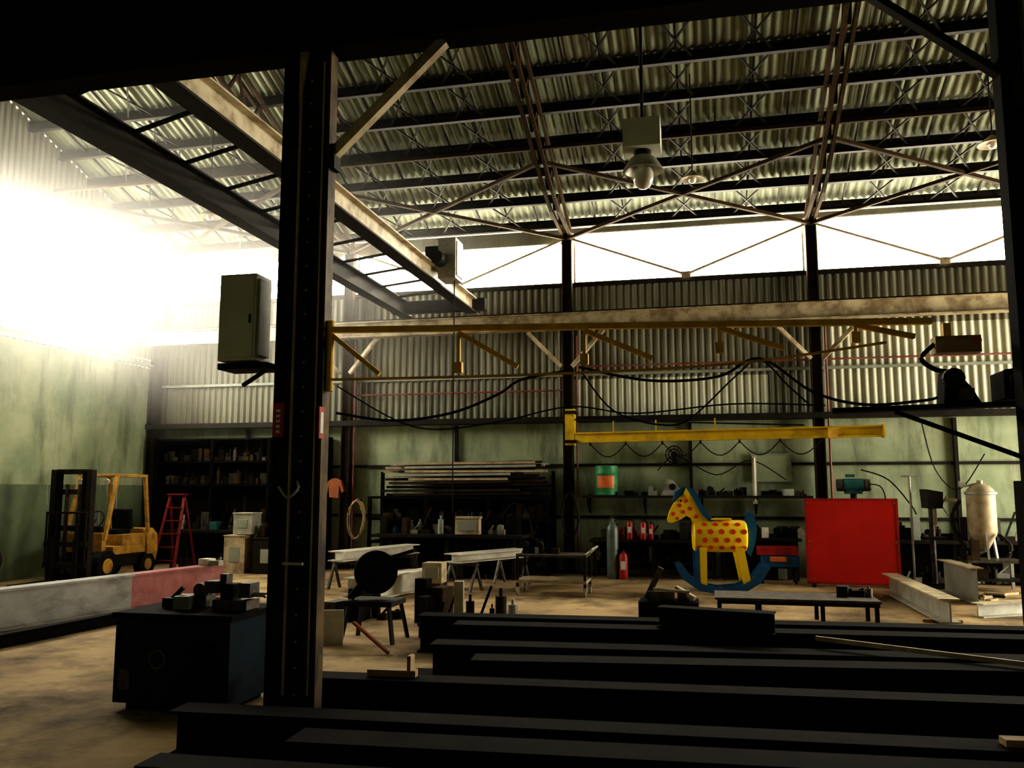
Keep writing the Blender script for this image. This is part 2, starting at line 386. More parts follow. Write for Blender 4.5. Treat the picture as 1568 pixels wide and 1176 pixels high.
b=B()
b.box((-3.50,6.0,3.12),(.31,.24,.68),M_encl); b.box((-3.50,5.872,3.12),(.28,.015,.64),M_encl)
b.box((-3.335,5.99,3.12),(.02,.18,.6),M_lgrey); b.box((-3.38,5.86,3.1),(.015,.02,.07),M_dark)
b.box((-3.45,6.02,2.74),(.42,.26,.05),M_dark); b.bar((-3.3,6.0,2.72),(-3.5,6.0,2.6),.03,.03,M_dark)
b.finish('electrical_enclosure',bevel=.006)
b=B(); b.box((-3.20,6.028,2.33),(.09,.01,.26),M_redp)
for z in (2.40,2.36,2.32,2.28,2.24): b.box((-3.20,6.021,z),(.035,.004,.022),M_signw)
b.finish('fire_extinguisher_sign')
b=B(); b.box((-2.835,6.0,2.3),(.012,.08,.24),M_redp); b.box((-2.828,6.0,2.3),(.004,.05,.16),M_signw); b.finish('warning_sign')
b=B(); b.tube([(-3.15,5.97,1.82),(-3.05,5.92,1.74),(-2.98,5.94,1.8),(-3.0,5.97,1.86)],.010,M_lgrey); b.box((-3.02,5.99,1.25),(.16,.05,.02),M_lgrey); b.finish('column_hook')

# ============================================================ LAMPS
def highbay(x,y,zt,s=1):
    b=B()
    b.cyl((x,y,zt),(x,y,roofz(y)-.1),.018*s,M_dark,n=8)
    b.box((x,y,zt-.16*s),(.38*s,.34*s,.30*s),M_encl)
    b.cyl((x,y,zt-.31*s),(x,y,zt-.37*s),.09*s,M_dark)
    b.lathe([(.08*s,-.36*s),(.14*s,-.40*s),(.20*s,-.50*s),(.21*s,-.53*s),(.19*s,-.53*s),(.13*s,-.43*s)],(x,y,zt),M_lgrey)
    b.ball((x,y,zt-.58*s),.11*s,M_glass,sz=1.3)
    b.finish('high_bay_lamp',smooth=40)
highbay(-.56,8.7,5.62,1.0)
def disc_lamp(x,y,z,s=1):
    b=B(); b.cyl((x,y,z+.1),(x,y,roofz(y)-.05),.012,M_dark,n=6)
    b.lathe([(.03,.14),(.08,.1),(.2*s,.0),(.21*s,-.02),(.18*s,-.02),(.001,.02)],(x,y,z),M_tan); b.ball((x,y,z-.02),.07,M_glass)
    b.finish('pendant_lamp',smooth=40)
disc_lamp(-.1,14.8,7.2); disc_lamp(-9.5,14.8,7.2); disc_lamp(4.7,14.8,7.4,1.1); disc_lamp(-.35,10.5,8.05,1.1)

# ============================================================ ROCKING HORSE
b=B(); S=.01142
b.M=Matrix.Translation((.2,15.7,0))@Euler((0,0,math.radians(6))).to_matrix().to_4x4()
L=lambda pts:[((a-1110)*S,(908-c)*S) for a,c in pts]
b.plate(L([(1031,796),(1035,784),(1041,773),(1050,762),(1058,757),(1068,760),(1076,776),(1084,790),(1096,799),(1096,815),(1072,818),(1070,806),(1067,795),(1060,791),(1052,796),(1038,802),(1032,801)]),-.09,.09,M_ty)
b.plate(L([(1040,768),(1044,754),(1054,747),(1066,747),(1075,754),(1083,772),(1091,787),(1103,796),(1100,800),(1094,799),(1084,790),(1076,776),(1068,760),(1058,757),(1048,762)]),-.11,.11,M_blue)
b.plate(L([(1056,757),(1060,748),(1066,758),(1062,764)]),-.13,.13,M_ty)
R_=24.5*S; cz=(908-821.5)*S; x0,x1=(1069-1110)*S,(1150-1110)*S
n=28; prof=[(0,.80),(.03,.95),(.08,1),(.92,1),(.97,.95),(1,.80)]
vs=[];
for t,rr in prof:
    for i in range(n):
        a=2*math.pi*i/n; vs.append((x0+(x1-x0)*t,R_*rr*math.cos(a)*.9,cz+R_*rr*math.sin(a)))
fs=[(q*n+i,q*n+(i+1)%n,(q+1)*n+(i+1)%n,(q+1)*n+i) for q in range(len(prof)-1) for i in range(n)]
fs+=[tuple(range(n))[::-1],tuple(range((len(prof)-1)*n,len(prof)*n))]
b.add(vs,fs,M_ty)
def bdot(x,ang,r):
    vs=[]
    for rr in (0,r):
        for i in range(12):
            t=2*math.pi*i/12; a=ang+rr*math.sin(t)/R_
            vs.append((x+rr*math.cos(t),(R_+.006)*.9*math.cos(a),cz+(R_+.006)*math.sin(a)))
    b.add(vs,[(i,(i+1)%12,12+(i+1)%12,12+i) for i in range(12)]+[tuple(range(12,24))],M_dot)
for side in (0,math.pi):
    for j,ang in enumerate((-.75,-.22,.3,.82)):
        for i in range(5):
            x=x0+.1+(.19*i)+(.09 if j%2 else 0)
            if x<x1-.06: bdot(x,math.pi-ang if side else ang,.045)
for (a,c,r) in ((1060,768,3.2),(1050,775,3.2),(1066,780,3.2),(1040,788,3),(1055,785,3),(1075,792,3.2),(1072,805,3),(1082,803,3),(1090,808,2.5),(1046,795,2.5)):
    x,z=(a-1110)*S,(908-c)*S
    b.cyl((x,-.094,z),(x,.094,z),r*S,M_dot,n=12)
b.cyl(((1052-1110)*S,-.1,(908-768)*S),((1052-1110)*S,.1,(908-768)*S),.02,M_black)
b.plate(L([(1148,800),(1151,786),(1157,783),(1163,792),(1166,812),(1162,834),(1155,852),(1149,846),(1154,828),(1155,812),(1150,806)]),-.06,.06,M_blue)
for s in (-1,1):
    y=s*.24
    b.plate(L([(1077,838),(1088,838),(1087,897),(1078,897)]),y-.03,y+.03,M_ty)
    b.plate(L([(1130,838),(1143,838),(1153,896),(1142,898)]),y-.03,y+.03,M_ty)
    b.plate(L([(1071,846),(1076,838),(1077,897),(1071,893)]),y-.04,y+.04,M_blue)
    out=[(1041,864),(1050,862),(1062,879),(1080,892),(1105,898),(1135,895),(1156,884),(1172,863),(1181,866),(1166,889),(1142,904),(1108,908),(1075,902),(1052,886)]
    b.plate(L(out),y-.045,y+.045,M_blue)
for a in (1060,1110,1160):
    z=(908-(885 if a!=1110 else 901))*S; b.box(((a-1110)*S,0,z),(.06,.5,.03),M_blue)
b.box(((1112-1110)*S,0,cz+R_+.015),(.35,.3,.03),M_ty)
b.finish('rocking_horse',smooth=35)

# ============================================================ RED SCREEN
b=B()
b.M=Matrix.Translation((2.62,17.25,0))@Euler((0,0,math.radians(-4))).to_matrix().to_4x4()
b.box((0,0,.83),(1.58,.04,1.52),M_red)
for s in (-1,1):
    b.box((s*.80,0,.83),(.04,.06,1.58),M_redp); b.box((s*.7,0,.03),(.06,.6,.05),M_dark)
for z in (.06,1.61): b.box((0,0,z),(1.62,.06,.04),M_redp)
for s in (-1,1):
    for z in (.12,.83,1.55): b.cyl((s*.76,-.02,z),(s*.76,-.03,z),.012,M_lgrey,n=8)
b.finish('welding_screen')
b=B()
b.box((1.3,17.65,.62),(.75,.45,.16),M_redp); b.box((1.35,17.65,.42),(.7,.45,.22),M_blue); b.box((1.3,17.4,.47),(.3,.02,.1),M_orange)
for x in (1.0,1.62):
    for y in (17.48,17.82): b.cyl((x,y,0),(x,y,.32),.03,M_dark)
b.box((1.3,17.65,.32),(.75,.45,.03),M_dark); b.finish('tool_cart',bevel=.01)

# ============================================================ SHELVES & BENCHES
def clutter(name,x0,x1,y,z,n,hmax,mats,seed,dep=.35):
    random.seed(seed); b=B(); x=x0
    while x<x1:
        m=random.choice(mats); w=random.uniform(.06,.22); h=random.uniform(.08,hmax); t=random.random()
        yy=y+random.uniform(-dep/2,dep/2)*.6
        if t<.35: b.box((x+w/2,yy,z+h/2),(w,random.uniform(.1,dep*.7),h),m,(0,0,random.uniform(-.4,.4)))
        elif t<.6:
            b.cyl((x+w/2,yy,z),(x+w/2,yy,z+h*.8),w*.45,m); b.cyl((x+w/2,yy,z+h*.8),(x+w/2,yy,z+h),w*.15,m)
        elif t<.8:
            b.bar((x,yy,z+.02),(x+w,yy,z+h*1.2),.03,.03,m); b.box((x+w*.5,yy,z+.04),(w,.14,.08),m)
        else:
            b.box((x+w/2,yy,z+.05),(w,.15,.1),m); b.cyl((x+w*.3,yy-.05,z+.14),(x+w*.3,yy+.08,z+.14),.06,m); b.box((x+w*.7,yy,z+.13),(.03,.03,h*.8),m)
        x+=w*random.uniform(.7,1.2)
    return b.finish(name)
dk=[M_dark,M_dirt,M_dark,M_rust,M_black,M_grey]; dk2=[M_dark,M_black,M_rust,M_dirt,M_black]
b=B()
b.box((-.25,18.65,1.64),(4.7,.5,.05),M_dark)
for x in (-2.5,-1.3,-.1,1.0,2.0):
    b.bar((x,18.45,1.62),(x,18.92,1.3),.04,.04,M_dark); b.box((x,18.9,1.5),(.04,.04,.4),M_dark)
b.finish('wall_shelf')
b=B(); b.box((-1.1,18.35,.74),(2.6,.8,.05),M_dark)
for x in (-2.3,-1.1,.1):
    for y in (18.0,18.7): b.box((x,y,.37),(.06,.06,.72),M_dark)
b.box((-1.1,18.4,.3),(2.5,.7,.03),M_dark); b.box((-1.1,18.74,.42),(2.5,.02,.6),M_black); b.finish('workbench')
clutter('workbench_tools',-2.2,.1,18.4,.77,20,.35,dk+[M_redp],3)
clutter('workbench_tools',-2.3,.1,18.4,.32,20,.3,dk,4)
b=B(); b.box((1.0,18.3,.80),(1.6,.7,.05),M_dark)
for x in (.3,1.7):
    for y in (18.0,18.6): b.box((x,y,.4),(.06,.06,.78),M_dark)
b.box((1.0,18.62,.4),(1.5,.02,.7),M_black); b.finish('workbench')
clutter('workbench_tools',.6,1.8,18.3,.83,20,.3,dk+[M_white,M_lgrey],5)
clutter('workbench_tools',.35,1.6,18.3,.02,20,.5,dk,55)
b=B(); c=(-2.1,18.6,1.668)
b.lathe([(.001,0),(.22,0),(.24,.02),(.235,.2),(.245,.22),(.235,.24),(.235,.44),(.245,.46),(.235,.48),(.24,.63),(.22,.64),(.001,.64)],c,M_cgreen,28)
vs=[];n=10
for i in range(n+1):
    a=-math.pi/2-.8+1.6*i/n
    for z in (.16,.42): vs.append((c[0]+.25*math.cos(a),c[1]+.25*math.sin(a),c[2]+z))
b.add(vs,[(2*i,2*i+2,2*i+3,2*i+1) for i in range(n)],M_orange); b.finish('oil_drum',smooth=40)
b=B(); c=Vector((-.66,18.8,2.54))
for r in (.18,.12): b.tube([(c.x+r*math.cos(a*math.pi/8),c.y-.08,c.z+r*math.sin(a*math.pi/8)) for a in range(16)],.016,M_dark,sub=1,closed=True)
for a in range(12): b.cyl((c.x,c.y-.09,c.z),(c.x+.18*math.cos(a*math.pi/6),c.y-.08,c.z+.18*math.sin(a*math.pi/6)),.006,M_dark,n=5)
b.cyl(c,(c.x,c.y-.1,c.z),.07,M_dark); b.box((c.x,c.y+.05,c.z),(.08,.12,.08),M_dark); b.box((c.x,c.y+.1,c.z-.1),(.1,.04,.3),M_dark); b.finish('wall_fan')
b=B(); b.plate([(-.95,1.67),(-.5,1.67),(-.52,1.75),(-.68,1.98),(-.8,2.02),(-.86,1.86)],18.5,18.7,M_lgrey); b.cyl((-.7,18.5,1.85),(-.7,18.42,1.85),.07,M_dark); b.box((-.5,18.6,1.72),(.1,.1,.08),M_dark); b.finish('angle_grinder')
clutter('shelf_tools',-1.7,-1.1,18.6,1.67,8,.12,dk,6); clutter('shelf_tools',-.3,.7,18.6,1.67,8,.2,dk,8); clutter('shelf_tools',1.1,1.9,18.6,1.67,8,.14,dk,9)
b=B(); b.box((.97,18.5,2.0),(.09,.06,1.0),M_white); b.cyl((.97,18.46,1.55),(.97,18.46,2.45),.02,M_glass); b.box((.97,18.5,2.52),(.12,.1,.06),M_lgrey); b.finish('fluorescent_fixture')
b=B(); b.box((1.35,18.93,2.25),(.8,.02,.55),M_green); b.box((1.35,18.92,2.53),(.84,.03,.03),M_grey); b.box((1.35,18.92,1.97),(.84,.03,.03),M_grey); b.finish('notice_board')
b=B(); b.lathe([(.001,.0),(.115,0),(.12,.03),(.12,.95),(.11,1.03),(.07,1.1),(.035,1.14),(.035,1.2),(.001,1.2)],(-1.9,17.75,0),M_cyl,20); b.box((-1.9,17.75,1.22),(.07,.03,.06),M_dirt); b.cyl((-1.9,17.75,1.16),(-1.82,17.75,1.18),.02,M_dirt); b.finish('gas_cylinder',smooth=40)
def extg(x,y,z,s=1):
    b=B(); b.lathe([(.001,0),(.06*s,0),(.065*s,.02),(.065*s,.30*s),(.05*s,.36*s),(.02*s,.38*s),(.02*s,.4*s),(.001,.4*s)],(x,y,z),M_redp,16)
    b.box((x,y,z+.42*s),(.03,.09*s,.03),M_dark,(.3,0,0)); b.tube([(x+.02,y,z+.4*s),(x+.09*s,y,z+.36*s),(x+.085*s,y,z+.15*s)],.009,M_rubber); b.box((x,y-.066*s,z+.2*s),(.07*s,.005,.12*s),M_signw); b.finish('fire_extinguisher',smooth=40)
extg(-1.58,18.12,.77); extg(-1.3,18.1,.77,.95); extg(-1.15,18.12,.77,.85); extg(-1.68,17.7,0,1.4)
b=B(); c=(2.78,17.85)
b.cyl((c[0],c[1],0),(c[0],c[1],1.72),.06,M_dark); b.cyl((c[0],c[1],0),(c[0],c[1],.04),.22,M_dark)
b.cyl((c[0]-.18,c[1],1.88),(c[0]+.18,c[1],1.88),.13,M_teal); b.box((c[0],c[1],1.75),(.3,.2,.08),M_teal)
for s in (-1,1): b.cyl((c[0]+s*.2,c[1],1.88),(c[0]+s*.3,c[1],1.88),.12,M_dirt); b.box((c[0]+s*.25,c[1]-.14,1.8),(.1,.1,.02),M_dark)
b.box((c[0]-.05,c[1],2.06),(.16,.1,.06),M_teal)
b.tube([(c[0]+.3,c[1],1.9),(c[0]+.5,c[1],1.85),(c[0]+.58,c[1],1.6),(c[0]+.55,c[1]+.05,1.2)],.012,M_rubber); b.finish('bench_grinder',smooth=35)
b=B(); c=(4.85,17.2)
b.lathe([(.03,.68),(.08,.72),(.22,.98),(.24,1.05),(.24,1.72),(.23,1.78),(.16,1.86),(.05,1.9),(.05,1.96),(.001,1.96)],(c[0],c[1],0),M_tan,24)
b.lathe([(.245,1.70),(.27,1.71),(.27,1.75),(.245,1.76)],(c[0],c[1],0),M_lgrey,24)
for i in range(3):
    a=i*2.09+.5; b.bar((c[0]+.2*math.cos(a),c[1]+.2*math.sin(a),1.1),(c[0]+.28*math.cos(a),c[1]+.28*math.sin(a),.56),.04,.04,M_lgrey)
b.tube([(c[0],c[1],.7),(c[0]-.2,c[1]-.1,.66),(c[0]-.4,c[1],.9),(c[0]-.5,c[1],1.3),(c[0]-.35,c[1],1.6)],.035,M_dark)
b.tube([(c[0]+.2,c[1]-.2,1.0),(c[0]+.35,c[1]-.3,.8),(c[0]+.3,c[1]-.3,.6)],.035,M_dark)
b.box((c[0]-.3,c[1],1.9),(.1,.1,.1),M_lgrey); b.cyl((c[0]-.3,c[1],1.85),(c[0]-.05,c[1],1.9),.02,M_lgrey)
b.box((c[0]+.1,c[1],.53),(.95,.7,.05),M_dirt)
for x in (-.33,.53):
    for y in (-.3,.3): b.box((c[0]+x,c[1]+y,.26),(.05,.05,.52),M_lgrey)
b.box((c[0]+.1,c[1],.2),(.9,.65,.03),M_dark); b.finish('sandblast_pot',smooth=40)
clutter('scrap_tools',4.4,4.6,17.0,.56,5,.35,dk,73,.3); clutter('scrap_tools',4.55,5.2,17.2,.22,5,.25,dk,74,.3)
b=B(); c=(4.1,17.5)
b.box((c[0],c[1],.03),(.45,.6,.06),M_dark); b.cyl((c[0],c[1]+.1,0),(c[0],c[1]+.1,1.75),.05,M_dirt)
b.box((c[0],c[1]-.05,.9),(.4,.4,.05),M_dark); b.plate([(c[0]-.12,1.45),(c[0]+.12,1.45),(c[0]+.14,1.75),(c[0]-.14,1.8)],c[1]-.25,c[1]+.3,M_dark)
b.cyl((c[0],c[1]-.15,1.45),(c[0],c[1]-.15,1.15),.035,M_lgrey); b.cyl((c[0],c[1]-.15,1.15),(c[0],c[1]-.15,1.0),.01,M_lgrey)
for i in range(3): a=i*2.09; b.cyl((c[0]+.14,c[1]-.1,1.5),(c[0]+.2,c[1]-.1+.2*math.cos(a),1.5+.2*math.sin(a)),.01,M_lgrey)
b.box((c[0]+.3,c[1]+.1,1.6),(.3,.1,.06),M_tan); b.cyl((c[0]-.35,c[1]+.1,.0),(c[0]-.35,c[1]+.1,2.05),.02,M_lgrey); b.cyl((c[0]-.5,c[1]+.1,2.05),(c[0]-.2,c[1]+.1,2.05),.02,M_lgrey); b.finish('drill_press')
b=B(); b.box((5.3,18.25,.8),(3.8,.8,.06),M_dark)
for x in (3.5,4.7,6.0,7.1):
    for y in (17.95,18.55): b.box((x,y,.4),(.06,.06,.78),M_dark)
b.box((5.3,18.63,.4),(3.7,.02,.7),M_black)
b.finish('workbench'); clutter('workbench_tools',3.5,7.0,18.25,.83,20,.5,dk+[M_lgrey],12); clutter('workbench_tools',3.6,7.0,18.25,.02,20,.5,dk+[M_lgrey],13)
cable([(3.1,18.85,2.2),(3.6,18.8,2.0),(4.0,18.8,1.5),(4.1,18.8,1.3)],.015); cable([(4.3,18.85,3.2),(4.5,18.8,2.2),(4.9,18.7,1.8),(5.4,18.7,2.5)],.012)
b=B(); b.box((4.35,12.3,.98),(.8,.55,1.86),M_black); b.box((4.35,12.01,.98),(.74,.02,1.78),M_black); b.box((4.1,11.99,1.0),(.02,.03,.16),M_lgrey); b.box((4.35,12.3,.03),(.7,.5,.06),M_dark); b.finish('steel_locker',bevel=.01)

# ============================================================ RACK with steel lengths
b=B()
for x in (-7.3,-6.0,-4.6,-3.3):
    b.box((x,18.8,1.1),(.07,.07,2.2),M_black); b.box((x,18.05,.8),(.07,.07,1.6),M_black)
for z in (.15,.65,1.15,1.62): b.box((-5.3,18.43,z),(4.1,.8,.05),M_black)
b.box((-5.3,18.84,.85),(4.1,.02,1.6),M_black)  # black panel added for the shade on the wall behind the rack
b.finish('storage_rack')
random.seed(11)
b=B()
for z in range(9):
    for j in range(7):
        x0=-7.0+random.uniform(-.1,.6); x1=-3.7+random.uniform(-.5,.4)
        y=18.12+.1*j+random.uniform(-.02,.02); zz=1.68+.085*z
        m=random.choice([M_tan,M_tan,M_dark,M_rust,M_lgrey]) if z>4 else random.choice([M_dark,M_rust,M_black])
        if j==0 and z>3: m=[M_tan,M_lgrey][z%2]
        b.bar((x0,y,zz),(x1,y+random.uniform(-.03,.03),zz+random.uniform(-.02,.05)),.07,.05,m)
b.finish('steel_stock_pile')
clutter('rack_tools',-7.1,-3.4,18.3,.68,20,.38,dk2,21); clutter('rack_tools',-7.1,-3.4,18.3,1.18,20,.35,dk2,22); clutter('rack_tools',-7.1,-3.4,18.3,.18,20,.4,dk2,23)
b=B(); b.box((-5.2,17.3,.85),(3.2,.8,.06),M_dark)
for x in (-6.6,-5.2,-3.8):
    for y in (17.0,17.6): b.box((x,y,.42),(.07,.07,.84),M_dark)
b.box((-5.2,17.65,.45),(3.0,.02,.7),M_black); b.finish('workbench')
clutter('workbench_tools',-6.7,-3.8,17.35,.885,20,.45,dk+[M_lgrey,M_blue],31); clutter('workbench_tools',-6.6,-3.9,17.2,.02,20,.6,dk2,32)
b=B(); b.box((-4.75,17.02,1.05),(.5,.2,.32),M_cream); b.box((-4.75,16.91,1.07),(.4,.01,.2),M_grey); b.box((-4.75,17.02,1.23),(.54,.24,.04),M_cream); b.finish('storage_box',bevel=.01)
def coil(x,y,z,rx,rz,m,name):
    b=B()
    for k in range(6): b.tube([(x+(rx+random.uniform(-.03,.03))*math.cos(a*math.pi/6),y-.02*k,z+(rz+random.uniform(-.04,.04))*math.sin(a*math.pi/6)) for a in range(12)],.011,m,sub=2,closed=True)
    b.box((x,y+.05,z+rz),(.06,.25,.05),M_dark); b.finish(name,smooth=60)
coil(-7.55,17.95,1.15,.18,.40,M_wood,'air_hose'); coil(-2.85,18.35,1.25,.18,.45,M_dark,'air_hose')
cable([(-4.3,18,1.2),(-4.0,17.9,1.5),(-3.7,17.9,1.3),(-3.6,17.9,.9)],.015)
b=B(); b.M=Matrix.Translation((-.42,0,.0))
b.plate([(-8.02,1.62),(-7.80,1.60),(-7.78,1.9),(-7.72,1.72),(-7.67,1.76),(-7.74,1.99),(-7.84,2.05),(-7.95,2.05),(-8.06,1.98),(-8.12,1.74),(-8.07,1.71),(-8.04,1.9)],18.4,18.5,M_cloth); b.box((-7.89,18.7,2.03),(.03,.5,.03),M_dark); b.finish('work_jacket')

# left back corner
b=B(); b.box((-10.3,18.1,.85),(3.6,.8,.06),M_dark)
for x in (-12,-10.3,-8.6):
    for y in (17.8,18.4): b.box((x,y,.42),(.07,.07,.84),M_dark)
b.box((-10.3,18.45,.45),(3.5,.02,.7),M_black); b.finish('workbench')
b=B()
for x in (-13.1,-11.6,-10.1,-8.65): b.box((x,18.76,1.5),(.06,.34,3.0),M_black)
for z in (1.9,2.45,3.0): b.box((-10.87,18.76,z),(4.5,.34,.04),M_black)
b.box((-10.87,18.93,1.5),(4.5,.02,3.0),M_black); b.finish('wall_shade_shelving')  # black shelves and back added to stand in for shade below the ledge
clutter('workbench_tools',-12,-8.7,18.1,.885,20,.5,dk+[M_lgrey,M_teal],41); clutter('shelf_tools',-12.9,-8.8,18.72,1.93,20,.4,dk2,42,.25); clutter('shelf_tools',-12.9,-8.8,18.72,2.48,20,.4,dk2,43,.25)
clutter('workbench_tools',-11.9,-8.8,18.1,.02,20,.6,dk2,45)
def crate(x,y,z,dx,dy,dz,m):
    b=B(); b.box((x,y,z+dz/2),(dx,dy,dz),m); b.box((x,y,z+dz),(dx+.03,dy+.03,.03),m); b.box((x,y-dy/2-.005,z+dz*.5),(dx*.5,.01,dz*.4),M_grey); b.finish('storage_box',bevel=.008)
crate(-10.0,17.3,.0,.5,.5,.8,M_cream); crate(-9.85,17.3,.83,.45,.4,.45,M_lgrey); crate(-9.2,17.3,0,.7,.5,.75,M_dark)
clutter('scrap_tools',-9.5,-8.9,17.3,.78,5,.3,dk+[M_redp],44)
b=B(); c=(-11.4,17.0)
for s in (-1,1):
    b.bar((c[0]+s*.28,c[1]-.45,0),(c[0]+s*.17,c[1],1.68),.06,.03,M_dred); b.bar((c[0]+s*.28,c[1]+.4,0),(c[0]+s*.17,c[1],1.68),.05,.03,M_dred)
for i in range(1,6):
    t=i/6; b.box((c[0],c[1]-.45*(1-t),1.68*t),(.54-.2*t,.1,.025),M_dred)
b.box((c[0],c[1],1.69),(.42,.16,.03),M_dred)
for i in (1,3): t=i/6; b.box((c[0],c[1]+.4*(1-t),1.68*t),(.5-.2*t,.02,.03),M_dark)
b.finish('step_ladder')
b=B(); c=(-12.95,13.0)
b.cyl((c[0],c[1]-.6,.5),(c[0],c[1]+.6,.5),.27,M_dark,n=20)
for y in (-.45,.45):
    for x in (-.18,.18): b.box((c[0]+x,c[1]+y,.13),(.05,.08,.26),M_dark)
b.box((c[0],c[1],.8),(.35,.9,.05),M_dark); b.cyl((c[0],c[1]-.35,1.0),(c[0],c[1]-.05,1.0),.15,M_dirt)
b.box((c[0],c[1]+.25,1.05),(.22,.25,.45),M_dirt); b.cyl((c[0]+.15,c[1]+.25,1.05),(c[0]+.2,c[1]+.25,1.05),.27,M_dark,n=20)
b.cyl((c[0]-.1,c[1]+.25,1.25),(c[0]-.1,c[1]+.25,1.45),.07,M_dirt); b.finish('air_compressor',smooth=35)

# ============================================================ FORKLIFT
b=B(); b.M=Matrix.Translation((-12.05,14.55,0))
for s in (-1,1):
    b.box((s*.40,0,1.1),(.12,.14,2.16),M_dark); b.box((s*.29,-.02,1.1),(.08,.1,2.1),M_black); b.cyl((s*.14,.02,.2),(s*.14,.02,1.9),.04,M_dirt,n=10)
for z in (.35,1.05,1.75,2.14): b.box((0,.03,z),(.80,.06,.1),M_dark)
b.box((0,-.12,.35),(.95,.05,.1),M_dark); b.box((0,-.12,.75),(.95,.05,.1),M_dark)
for x in (-.44,-.22,0,.22,.44): b.box((x,-.13,.85),(.03,.03,1.0),M_dark)
b.box((0,-.13,1.35),(.92,.03,.04),M_dark)
for s in (-1,1): b.box((s*.25,-.15,.45),(.1,.04,.8),M_dark); b.box((s*.25,-.65,.07),(.1,1.05,.04),M_dark)
def wheel(x,y,r,w):
    b.cyl((x-w/2,y,r),(x+w/2,y,r),r,M_rubber,n=20); b.cyl((x-w/2-.01,y,r),(x+w/2+.01,y,r),r*.5,M_tyellow,n=14)
for s in (-1,1): wheel(s*.42,.45,.3,.2); wheel(s*.4,1.75,.24,.18)
b.box((0,1.05,.42),(.78,1.5,.3),M_dark); b.box((0,1.15,.58),(.95,1.0,.16),M_tyellow)
b.box((0,1.35,.76),(.86,.75,.24),M_tyellow); b.plate([(-.46,.3),(.46,.3),(.5,.5),(.48,.85),(.36,.98),(-.36,.98),(-.48,.85),(-.5,.5)],1.7,2.05,M_tyellow)
b.box((0,.42,.72),(.86,.12,.45),M_tyellow); b.box((0,.5,1.0),(.6,.1,.14),M_dark)
b.box((0,1.25,.93),(.46,.46,.1),M_rubber); b.box((0,1.5,1.18),(.44,.1,.42),M_rubber,(.15,0,0))
b.tube([(.18*math.cos(a*math.pi/6),.7+.06*math.sin(a*math.pi/6),1.2+.16*math.sin(a*math.pi/6)) for a in range(12)],.015,M_rubber,sub=1,closed=True); b.cyl((0,.7,1.2),(0,.5,1.0),.02,M_dark)
for s in (-1,1):
    b.bar((s*.45,.4,.8),(s*.43,.72,2.08),.07,.07,M_tyellow); b.bar((s*.45,1.75,.9),(s*.43,1.6,2.08),.07,.07,M_tyellow)
    b.bar((s*.43,.68,2.08),(s*.43,1.65,2.08),.07,.06,M_tyellow)
for i in range(8): b.bar((-.43,.7+.13*i,2.08),(.43,.7+.13*i,2.08),.03,.05,M_tyellow)
b.cyl((.3,.6,1.95),(.3,.55,1.95),.06,M_lgrey); b.cyl((-.3,.6,1.95),(-.3,.55,1.95),.06,M_lgrey)
b.finish('forklift',bevel=.01)

# ============================================================ BEAMS & TABLES
b=B(); a=Vector((-9.25,6.6,.30)); c=Vector((-8.4,11.4,.30)); d=Vector((-8.05,13.3,.30))
for p,q,m in ((a,c,M_girder),(c,d,M_primer)):
    b.bar(p,q,.16,.46,m); o1=b.off(p,q,0,.24); b.bar(*o1,.28,.03,m); o1=b.off(p,q,0,-.24); b.bar(*o1,.28,.03,m)
for y in (8,11): b.box((-9.3+.18*(y-6.6),y,.025),(.5,.12,.05),M_wood)
b.finish('plate_girder')
clutter('scrap_tools',-8.2,-7.95,12.9,.56,4,.12,[M_white,M_lgrey],51,.3)
b=B(); b.ibeam((-8.1,6.5,.08),(-7.75,11.0,.08),.14,.15,M_black,.015); b.finish('steel_beam')
def trestle(b,x,y,z,w,ang,m):
    ca,sa=math.cos(ang),math.sin(ang)
    b.bar((x-w/2*ca,y-w/2*sa,z-.03),(x+w/2*ca,y+w/2*sa,z-.03),.07,.06,m)
    for s in (-1,1):
        for q in (-1,1):
            ex,ey=x+s*w*.45*ca,y+s*w*.45*sa
            b.bar((ex,ey,z-.05),(ex-q*.16*sa,ey+q*.16*ca,0),.04,.04,m)
def horse_beam(x0,y0,x1,y1,z,h,w,m,name='steel_beam'):
    b=B(); b.ibeam((x0,y0,z+h/2),(x1,y1,z+h/2),w,h,m,.02); b.finish(name)
    ang=math.atan2(y1-y0,x1-x0)+math.pi/2
    for t in (.15,.85):
        b=B(); trestle(b,x0+(x1-x0)*t,y0+(y1-y0)*t,z-.002,.7,ang,M_dirt); b.finish('sawhorse')
horse_beam(-6.5,14.5,-5.85,16.8,.52,.18,.35,M_white)
horse_beam(-4.45,14.9,-3.55,16.6,.50,.16,.4,M_white)
b=B(); b.box((-4.55,14.2,.40),(.35,.3,.34),M_cream); b.box((-4.55,14.2,.12),(.3,.26,.24),M_dirt); b.box((-4.55,14.04,.40),(.25,.02,.2),M_grey); b.finish('junction_box',bevel=.01)
b=B(); b.ibeam((-5.4,13.5,.2),(-4.9,15.4,.2),.3,.36,M_white,.02); b.ibeam((-5.9,13.7,.17),(-5.4,15.6,.17),.25,.3,M_lgrey,.02); b.finish('steel_beam')
b=B(); cx_,cy=-2.62,14.95
for x in (-.58,.58):
    for y in (-.32,.32):
        b.box((cx_+x,cy+y,.42),(.04,.04,.56),M_dark); b.cyl((cx_+x-.02,cy+y,.06),(cx_+x+.02,cy+y,.06),.06,M_lgrey,n=14); b.box((cx_+x,cy+y,.12),(.06,.06,.06),M_lgrey)
b.box((cx_,cy,.24),(1.2,.7,.05),M_tan); b.box((cx_,cy,.67),(1.2,.7,.04),M_dirt)
b.tube([(cx_+.58,cy-.3,.68),(cx_+.72,cy-.3,.8),(cx_+.72,cy+.3,.8),(cx_+.58,cy+.3,.68)],.018,M_lgrey)
b.finish('rolling_cart')
